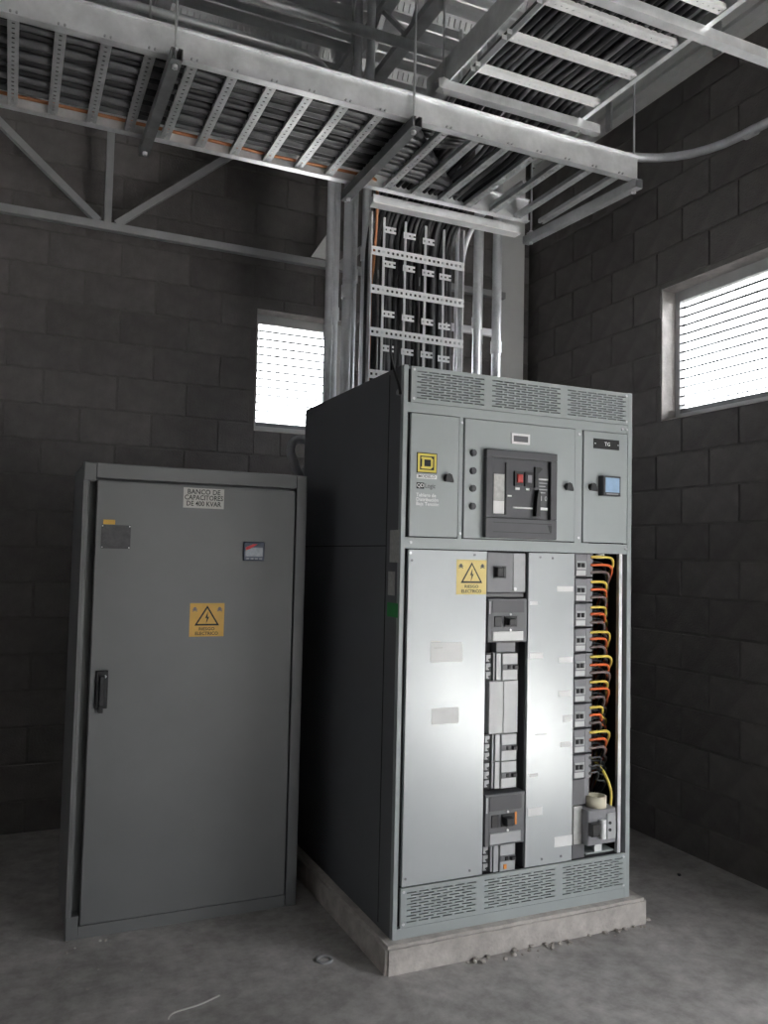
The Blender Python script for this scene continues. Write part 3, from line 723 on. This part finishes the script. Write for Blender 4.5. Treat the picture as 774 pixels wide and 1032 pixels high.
# lower front: panels
lp = MB().bev(.037, .405, .000, .018, .310, 1.644, .0015).build('cover_panel', 'paint_panel', sb)
mp = MB().bev(.615, .858, .000, .018, .310, 1.644, .0015).build('cover_panel', 'paint_panel', sb)
for x, z in ((.345, 1.628), (.052, 1.60), (.052, .34), (.345, .334)): MB().cyl((x, -.003, z), (x, .001, z), .005, 8).build('screw', 'strut_dark', lp)
for x, z in ((.675, 1.625), (.74, 1.622), (.70, .335), (.80, .335)): MB().cyl((x, -.003, z), (x, .001, z), .005, 8).build('screw', 'strut_dark', mp)
# back plates of the two breaker columns
MB().box(.405, .615, .062, .066, .306, 1.646).build('breaker_backplate', 'inner_dark', sb)
MB().box(W-.0065, W-.0045, .03, .30, BZ+.01, TZ-.01).build('gutter_shade_sheet', 'inner_dark', sb)  # dark sheet added to stand for the shade inside the gutter
MB().box(.858, .960, .050, .054, .306, 1.646).build('breaker_backplate', 'grey_plastic', sb)
MB().box(.405, .408, .018, .062, .306, 1.646).box(.612, .615, .018, .062, .306, 1.646).build('column_cheeks', 'inner_dark', sb)
# ledge under the gutter
MB().box(.958, 1.112, .03, .28, .311, .318).build('gutter_floor', 'paint', sb); MB().box(1.005, 1.045, .03, .045, .318, .350).build('gutter_tab', 'zinc_white', sb)
MB().box(1.0, 1.04, .02, .032, 1.625, 1.646).build('cable_tie_anchor', 'paper', sb)

def breaker_plain(z0, z1):
    b = MB().bev(.410, .602, .006, .062, z0, z1, .003).build('circuit_breaker', 'grey_plastic', sb)
    MB().box(.540, .600, .003, .006, z0+.006, z1-.004).build('side_plate', 'pale_plastic', b)
    MB().box(.442, .503, .003, .006, z0+.060, z0+.114).build('toggle_window', 'mid_plastic', b)
    MB().bev(.444, .474, -.022, .004, z0+.066, z0+.108, .004).build('toggle', 'black_plastic', b)
    MB().bev(.484, .500, -.004, .004, z0+.064, z0+.110, .002).build('toggle_stop', 'black_plastic', b)
    MB().cyl((.548, -.001, z0+.016), (.548, .004, z0+.016), .008, 8).build('screw', 'zinc_white', b)
    MB().bev(.408, .604, .020, .062, z0-.020, z0-.002, .002).build('terminal_cover', 'mid_plastic', b)
def breaker_large(z0, z1, tab):
    h = z1-z0; b = MB().bev(.412, .608, -.004, .062, z0, z1, .003).build('circuit_breaker', 'mid_plastic', sb)
    MB().box(.432, .590, -.007, -.004, z0+h*.68, z1-.008).build('upper_cover', 'dark_plastic', b)
    MB().box(.432, .590, -.006, -.004, z0+h*.27, z0+h*.66).build('handle_plate', 'mid_plastic', b)
    MB().bev(.441, .477, -.010, -.005, z0+h*.36, z0+h*.60, .002).build('trip_dial', 'black_plastic', b)
    MB().bev(.490, .554, -.012, -.005, z0+h*.36, z0+h*.60, .002).build('handle_slot', 'black_plastic', b)
    MB().bev(.495, .530, -.042, -.011, z0+h*.40, z0+h*.56, .004).build('handle', 'black_plastic', b)
    if tab: MB().box(.556, .564, -.011, -.005, z0+h*.38, z0+h*.62).build('orange_mark', 'orange_tab', b)
    MB().bev(.434, .586, -.010, -.004, z0+h*.04, z0+h*.25, .002).build('rating_label', 'paper' if not tab else 'pale_plastic', b)
    MB().box(.416, .422, -.008, -.004, z0+h*.65, z1-.012).build('edge_strip', 'light_plastic', b)
    for z in (z0+h*.28, z0+h*.64): MB().cyl((.522, -.009, z), (.522, -.005, z), .0055, 8).build('screw', 'zinc_white', b)
def breaker_small(z0, z1, glow=False, label='light_plastic'):
    h = z1-z0; b = MB().bev(.493, .568, .004, .062, z0, z1, .002).build('circuit_breaker', label, sb)
    MB().box(.495, .566, .001, .004, z0+h*.38, z0+h*.60).build('toggle_window', 'mid_plastic', b)
    MB().bev(.542, .564, -.012, .002, z0+h*.42, z0+h*.56, .002).build('toggle', 'black_plastic', b)
    MB().bev(.516, .530, -.004, .002, z0+h*.42, z0+h*.56, .002).build('toggle_stop', 'black_plastic', b)
    MB().box(.467, .490, .012, .062, z0, z1).build('side_strip', label, b)
    mm = MB().box(.410, .464, .030, .062, z0, z1); mm.build('terminal_block', 'black_plastic', b)
    for k in range(3):
        zz = z0+h*(.06+.32*k); MB().poly([(.424, zz), (.440, zz), (.432, zz+h*.09), (.446, zz+h*.13), (.446, zz+h*.24), (.424, zz+h*.24)], .024, .030).build('terminal', 'pale_plastic', b)
    MB().box(.456, .462, .018, .030, z0, z1).build('divider', 'pale_plastic', b)
    if glow: MB().box(.510, .524, .000, .004, z0+.010, z0+.028).build('orange_mark', 'orange_tab', b)
breaker_plain(1.470, 1.641)
breaker_large(1.261, 1.446, False)
breaker_small(1.101, 1.213)
MB().bev(.470, .566, .020, .062, 1.216, 1.258, .002).build('filler_plate', 'grey_plastic', sb)
MB().bev(.428, .497, .002, .062, .880, 1.098, .002).build('filler_plate', 'light_plastic', sb)
MB().bev(.499, .570, .002, .062, .880, 1.098, .002).build('filler_plate', 'light_plastic', sb)
breaker_small(.764, .874); breaker_small(.650, .760)
breaker_large(.420, .632, True)
breaker_small(.308, .416, True, 'pale_plastic')

def breaker_side(z):
    b = MB().bev(.862, .924, .000, .050, z-.050, z+.050, .003).build('circuit_breaker', 'grey_plastic', sb)
    MB().box(.868, .920, -.003, 0, z-.018, z+.018).build('toggle_window', 'pale_plastic', b)
    for x in (.880, .902): MB().bev(x-.008, x+.008, -.010, -.002, z-.010, z+.010, .003).build('toggle', 'black_plastic', b)
    MB().box(.868, .918, -.0015, 0, z-.046, z-.024).build('rating_label', 'light_plastic', b)
    MB().bev(.926, .962, .004, .050, z-.052, z+.052, .002).build('terminal_block', 'grey_plastic', b)
    for k in (-1, 0, 1): MB().cyl((.955, .000, z+.034*k), (.955, .010, z+.034*k), .007, 8).build('terminal_screw', 'dark_plastic', b)
RB = [1.594-.1108*i for i in range(9)]
for z in RB: breaker_side(z)
MB().bev(.862, .930, .006, .050, .542, .654, .003).build('filler_plate', 'mid_plastic', sb)
MB().bev(.926, .956, .010, .050, .542, .654, .002).build('terminal_strip', 'grey_plastic', sb)
MB().bev(.862, .930, .004, .050, .312, .374, .003).build('filler_plate', 'mid_plastic', sb)
b = MB().bev(.905, 1.058, -.050, .048, .380, .530, .005).build('circuit_breaker', 'grey_plastic', sb)
MB().box(.862, .905, -.006, .050, .378, .540).build('mounting_plate', 'paper_grey', b)
MB().bev(.908, .950, -.078, -.050, .425, .480, .004).build('handle', 'black_plastic', b)
MB().cyl((.974, -.062, .410), (.974, -.062, .490), .016, 12).build('latch_bar', 'zinc_white', b)
MB().bev(1.005, 1.052, -.056, -.050, .400, .510, .002).build('side_cover', 'pale_plastic', b)
for z in (.40, .435, .47, .505): MB().cyl((1.062, -.02, z), (1.056, -.02, z), .008, 8).build('terminal_screw', 'dark_plastic', b)
for k, z in enumerate((.44, .47)): MB().cyl((1.018, -.060, z), (1.018, -.055, z), .007, 8).build('screw', 'black_plastic', b)
tp = thing('tape_roll', (.985, -.005, .530), 'cream roll of tape resting on the bottom right breaker', 'tape')
m = MB(); seg = 24; vs = []; fs = []
for k in range(seg):
    c, q = math.cos(2*math.pi*k/seg), math.sin(2*math.pi*k/seg)
    for rad, z in ((.045, .530), (.045, .578), (.034, .578), (.034, .530)): vs.append((.985+rad*c, -.003+rad*q, z))
for k in range(seg):
    a, bb = 4*k, 4*((k+1) % seg)
    for j in range(4): fs.append((a+j, a+(j+1) % 4, bb+(j+1) % 4, bb+j))
m.add(vs, fs, True); m.build('roll', 'cream', tp)

# gutter wires: three per breaker
for i, z in enumerate(RB):
    cols = ('wire_yellow', 'wire_orange', 'wire_brown') if i < 8 else ('cable_grey', 'cable_grey', 'cable_grey')
    reach = (.120, .098, .096, .105, .122, .105, .080, .104, .070)[i]
    for k, c in enumerate(cols):
        zz = z+.034-.034*k + random.uniform(-.003, .003); rx = reach*(1.0-.08*k)+random.uniform(-.008, .012)
        rad = .0062 if i < 8 else .0045
        P = [(.950, .004, zz), (.972, -.002, zz+.002), (.955+rx*.72, .004, zz+.001), (.955+rx*.95, .012, zz-.008), (.955+rx+.010, .026, zz-.026), (min(1.12, .955+rx+.030), .060, zz-.052), (1.128, .11, zz-.090), (1.14-.012*k, .18, zz-.20), (1.14-.012*k, .22, max(.33, zz-.4))]
        MB().tube(catmull(P, 5), rad, 8).build('wire', c, sb)
    for k in range(2):
        zz = z+.017-.034*k; P2 = [(.950, .020, zz), (.98, .020, zz), (1.03, .03, zz-.008), (1.085, .07, zz-.04), (1.13, .14, zz-.10), (1.13, .20, zz-.20)]
        MB().tube(catmull(P2, 4), .006, 6).build('wire', 'cable', sb)
MB().tube(catmull([(1.03, .10, .72), (1.062, .04, .66), (1.078, .01, .58), (1.07, .01, .50)], 5), .007, 8).build('wire', 'wire_yellow', sb)

# stickers
def warning(x0, x1, z0, z1, y, parent, m):
    s = MB().box(x0, x1, y-.0012, y, z0, z1).build('warning_sign', m, parent)
    wd, h = x1-x0, z1-z0; cx = (x0+x1)/2
    def tri(sc, cy): return [(cx-.36*wd*sc, cy-.20*h*sc), (cx+.36*wd*sc, cy-.20*h*sc), (cx, cy+.40*h*sc)]
    MB().poly(tri(1, z0+.53*h), y-.0020, y-.0012).build('triangle', 'ink', s)
    MB().poly(tri(.78, z0+.535*h), y-.0026, y-.0020).build('triangle_field', m, s)
    b = [(.02, .27), (-.06, .03), (-.005, .05), (-.03, -.17), (.06, .09), (.01, .07)]
    MB().poly([(cx+a*wd, z0+.52*h+q*h*.85) for a, q in b], y-.0031, y-.0026).build('bolt_symbol', 'ink', s)
    for sx in (-1, 1):
        sk = MB(); px, pz = cx+sx*.36*wd, z0+.84*h; r = .045*wd
        sk.poly([(px+r*1.0*math.cos(a*.5236), pz+r*math.sin(a*.5236)) for a in range(12)], y-.0018, y-.0012)
        sk.obox((px-r*1.6, y-.0015, pz-r*1.8), (px+r*1.6, y-.0015, pz-r*.4), .0006, r*.5); sk.obox((px-r*1.6, y-.0015, pz-r*.4), (px+r*1.6, y-.0015, pz-r*1.8), .0006, r*.5)
        sk.build('skull_mark', 'ink_grey' if m == 'sticker_yellow' else 'wire_brown', s)
    text('lettering', 'RIESGO', cx, y-.0018, z0+.225*h, .12*wd, 'ink', s, sx=1.15); text('lettering', 'ELECTRICO', cx, y-.0018, z0+.09*h, .13*wd, 'ink', s, sx=1.0)
    return s
warning(.259, .403, 1.463, 1.607, -.0002, sb, 'sticker_yellow')
p = MB().box(.145, .294, -.0012, -.0002, 1.187, 1.266).build('paper_label', 'paper', sb); MB().box(.147, .19, -.0016, -.0012, 1.268, 1.274).box(.16, .20, -.0016, -.0012, 1.244, 1.247).build('print', 'aged_label', p)
MB().box(.155, .281, -.0010, -.0002, .937, 1.002).build('paper_label', 'paper', sb)
for x0, x1, z0, z1 in ((.763, .850, 1.476, 1.500), (.622, .664, 1.418, 1.433), (.624, .695, 1.188, 1.212), (.776, .852, 1.166, 1.190), (.778, .848, 1.018, 1.044), (.803, .852, .908, .936), (.627, .700, .522, .556), (.764, .858, .376, .420), (.66, .72, .86, .866), (.79, .852, .80, .822), (.63, .675, .685, .70)):
    MB().box(x0, x1, -.0012, -.0002, z0, z1).build('paper_label', 'paper', sb)
# side stickers (on the left face)
MB().box(-.0012, 0, .012, .10, 1.59, 1.722).build('inspection_label', 'paper_grey', sb)
MB().box(-.0012, 0, .045, .11, 1.455, 1.552).build('inspection_label', 'paper_grey', sb)
MB().box(-.0012, 0, .012, .113, 1.368, 1.425).build('green_label', 'green', sb)
st = MB().tube(catmull([(-.012, .11, 2.52), (-.02, .09, 2.45), (-.014, .06, 2.37), (-.008, .03, 2.31), (-.006, .02, 2.275)], 5), .0055, 6).build('lifting_strap', 'black_plastic', sb)
MB().cyl((-.012, .035, 2.285), (0, .035, 2.285), .012, 10).build('eye_bolt', 'galv_dull', sb)

# ------------------------------------------------------------------ capacitor cabinet
FX0, FX1, FY, CD, CH = -1.155, -.158, .708, .60, 1.987
cb = thing('capacitor_cabinet', (-.66, 1.0, 0), 'dark grey capacitor bank cabinet with closed door and yellow warning sign', 'cabinet')
MB().box(FX0+.004, FX1-.004, FY+.06, FY+CD, .0, CH-.004).build('body', 'cap_paint', cb, bevel=.004)
MB().bev(FX0, -1.105, FY, FY+.075, 1.908, CH, .004).build('corner_block', 'cap_paint', cb)
MB().bev(FX0, -1.105, FY, FY+.075, 0, .095, .004).build('corner_block', 'cap_paint', cb)
MB().box(-1.104, -.210, FY, FY+.06, 1.922, CH-.001).build('top_rail', 'cap_paint', cb, bevel=.003)
MB().box(-1.104, -.210, FY+.004, FY+.06, 0.0, .052).build('bottom_rail', 'cap_paint', cb, bevel=.002)
MB().box(-.208, FX1, FY, FY+.06, 0, CH-.002).build('post', 'cap_paint', cb, bevel=.004)
MB().box(FX0, FX0+.008, FY, FY+.075, .095, 1.908).box(FX0+.008, -1.10, FY+.055, FY+.062, .095, 1.908).build('recessed_post', 'cap_paint', cb)
MB().cyl((FX0+.012, FY+.014, .095), (FX0+.012, FY+.014, 1.908), .012, 14).build('post_bead', 'cap_paint', cb)
dr = MB().bev(-1.099, -.216, FY-.002, FY+.045, .056, 1.911, .003).build('door', 'cap_paint', cb)
h = MB().bev(-1.076, -1.026, FY-.014, FY-.002, .945, 1.104, .004).build('handle', 'black_plastic', dr)
MB().bev(-1.062, -1.040, FY-.030, FY-.014, .955, 1.085, .004).box(-1.061, -1.043, FY-.02, FY-.006, .928, .955).build('lever', 'black_plastic', cb)
MB().cyl((-1.038, FY-.018, 1.080), (-1.038, FY-.014, 1.080), .006, 10).build('lock_cylinder', 'zinc_white', cb)
Yd = FY-.002
p = MB().box(-.736, -.554, Yd-.0015, Yd, 1.810, 1.900).build('name_label', 'aged_label', cb)
for s, z in (('BANCO DE', 1.882), ('CAPACITORES', 1.856), ('DE 400 KVAR', 1.829)): text('lettering', s, -.645, Yd-.0021, z, .031, 'ink', p, sx={'BANCO DE': .95, 'CAPACITORES': .86, 'DE 400 KVAR': .86}[s])
warning(-.690, -.536, 1.239, 1.387, Yd, cb, 'sticker_amber')
p = MB().box(-1.077, -.956, Yd-.003, Yd, 1.621, 1.722).build('metal_plaque', 'plaque', cb)
MB().box(-1.070, -1.022, Yd-.004, Yd, 1.724, 1.744).build('orange_label', 'sticker_amber', cb)
for x in (-1.072, -.961):
    for z in (1.626, 1.717): MB().cyl((x, Yd-.005, z), (x, Yd-.003, z), .003, 6).build('rivet', 'zinc_white', p)
p = MB().bev(-.458, -.360, Yd-.012, Yd, 1.580, 1.666, .003).build('controller', 'blue_dark', cb)
MB().box(-.450, -.370, Yd-.0132, Yd-.012, 1.600, 1.640).build('screen', 'lcd_grey', p)
MB().poly([(-.450, 1.640), (-.418, 1.655), (-.395, 1.657), (-.41, 1.646), (-.435, 1.632), (-.448, 1.628)], Yd-.0142, Yd-.0132).build('red_mark', 'red_light', p)
for k in range(4): MB().box(-.446+.020*k, -.432+.020*k, Yd-.0135, Yd-.012, 1.586, 1.593).build('button', 'lcd_grey', p)

# ------------------------------------------------------------------ bits on the floor
def pebble(x, y, z, r, name, label, cat, group, m='crumb'):
    bm = bmesh.new(); bmesh.ops.create_icosphere(bm, subdivisions=1, radius=r)
    for v in bm.verts: v.co *= random.uniform(.7, 1.15); v.co.z *= .65
    lo = min(v.co.z for v in bm.verts)
    me = bpy.data.meshes.new(name); bm.to_mesh(me); bm.free(); me.materials.append(MATS[m])
    o = bpy.data.objects.new(name, me); C.objects.link(o); o.location = (x, y, z-lo-.0005); tag(o, label, cat, group)
for i in range(44):
    x = random.uniform(.30, 1.25); pebble(x, -.050-abs(random.gauss(0, .026)), 0, random.uniform(.004, .015), 'mortar_crumb', 'small crumb of mortar at the foot of the plinth', 'debris', 'mortar crumbs along the plinth')
pebble(1.255, -.03, 0, .018, 'mortar_chip', 'larger chip of mortar at the right front plinth corner', 'debris', None)
for x, y in ((-1.153, .60), (-1.12, .63), (-1.19, .47), (-1.0, .655), (-1.02, .66), (-1.05, .42), (-.9, .35), (-1.10, .28)):
    pebble(x, y, 0, random.uniform(.005, .009), 'pebble', 'tiny pebble on the floor in front of the capacitor cabinet', 'debris', 'pebbles before the capacitor cabinet', 'aged_label' if random.random() < .5 else 'crumb')
pebble(1.79, .33, 0, .012, 'floor_fragment', 'dark fragment on the floor beside the right wall', 'debris', None, 'inner_dark')
m = MB(); vs = []; fs = []; seg = 22
for k in range(seg):
    c, q = math.cos(2*math.pi*k/seg), math.sin(2*math.pi*k/seg)
    for rad, z in ((.034, 0.0), (.034, .008), (.024, .008), (.024, 0.0)): vs.append((-.217+rad*c, .168+rad*q, z))
for k in range(seg):
    a, bb = 4*k, 4*((k+1) % seg)
    for j in range(4): fs.append((a+j, a+(j+1) % 4, bb+(j+1) % 4, bb+j))
m.add(vs, fs, True); o = m.build('knockout_ring', 'conduit_flex'); tag(o, 'small grey metal ring lying on the floor between the cabinets', 'ring')
o = MB().tube(catmull([(-.862, -.03, .004), (-.838, .002, .004), (-.75, .02, .004), (-.665, .055, .004)], 5), .003, 6).build('wire_offcut', 'aged_label'); tag(o, 'thin pale wire offcut on the floor in the foreground', 'wire')
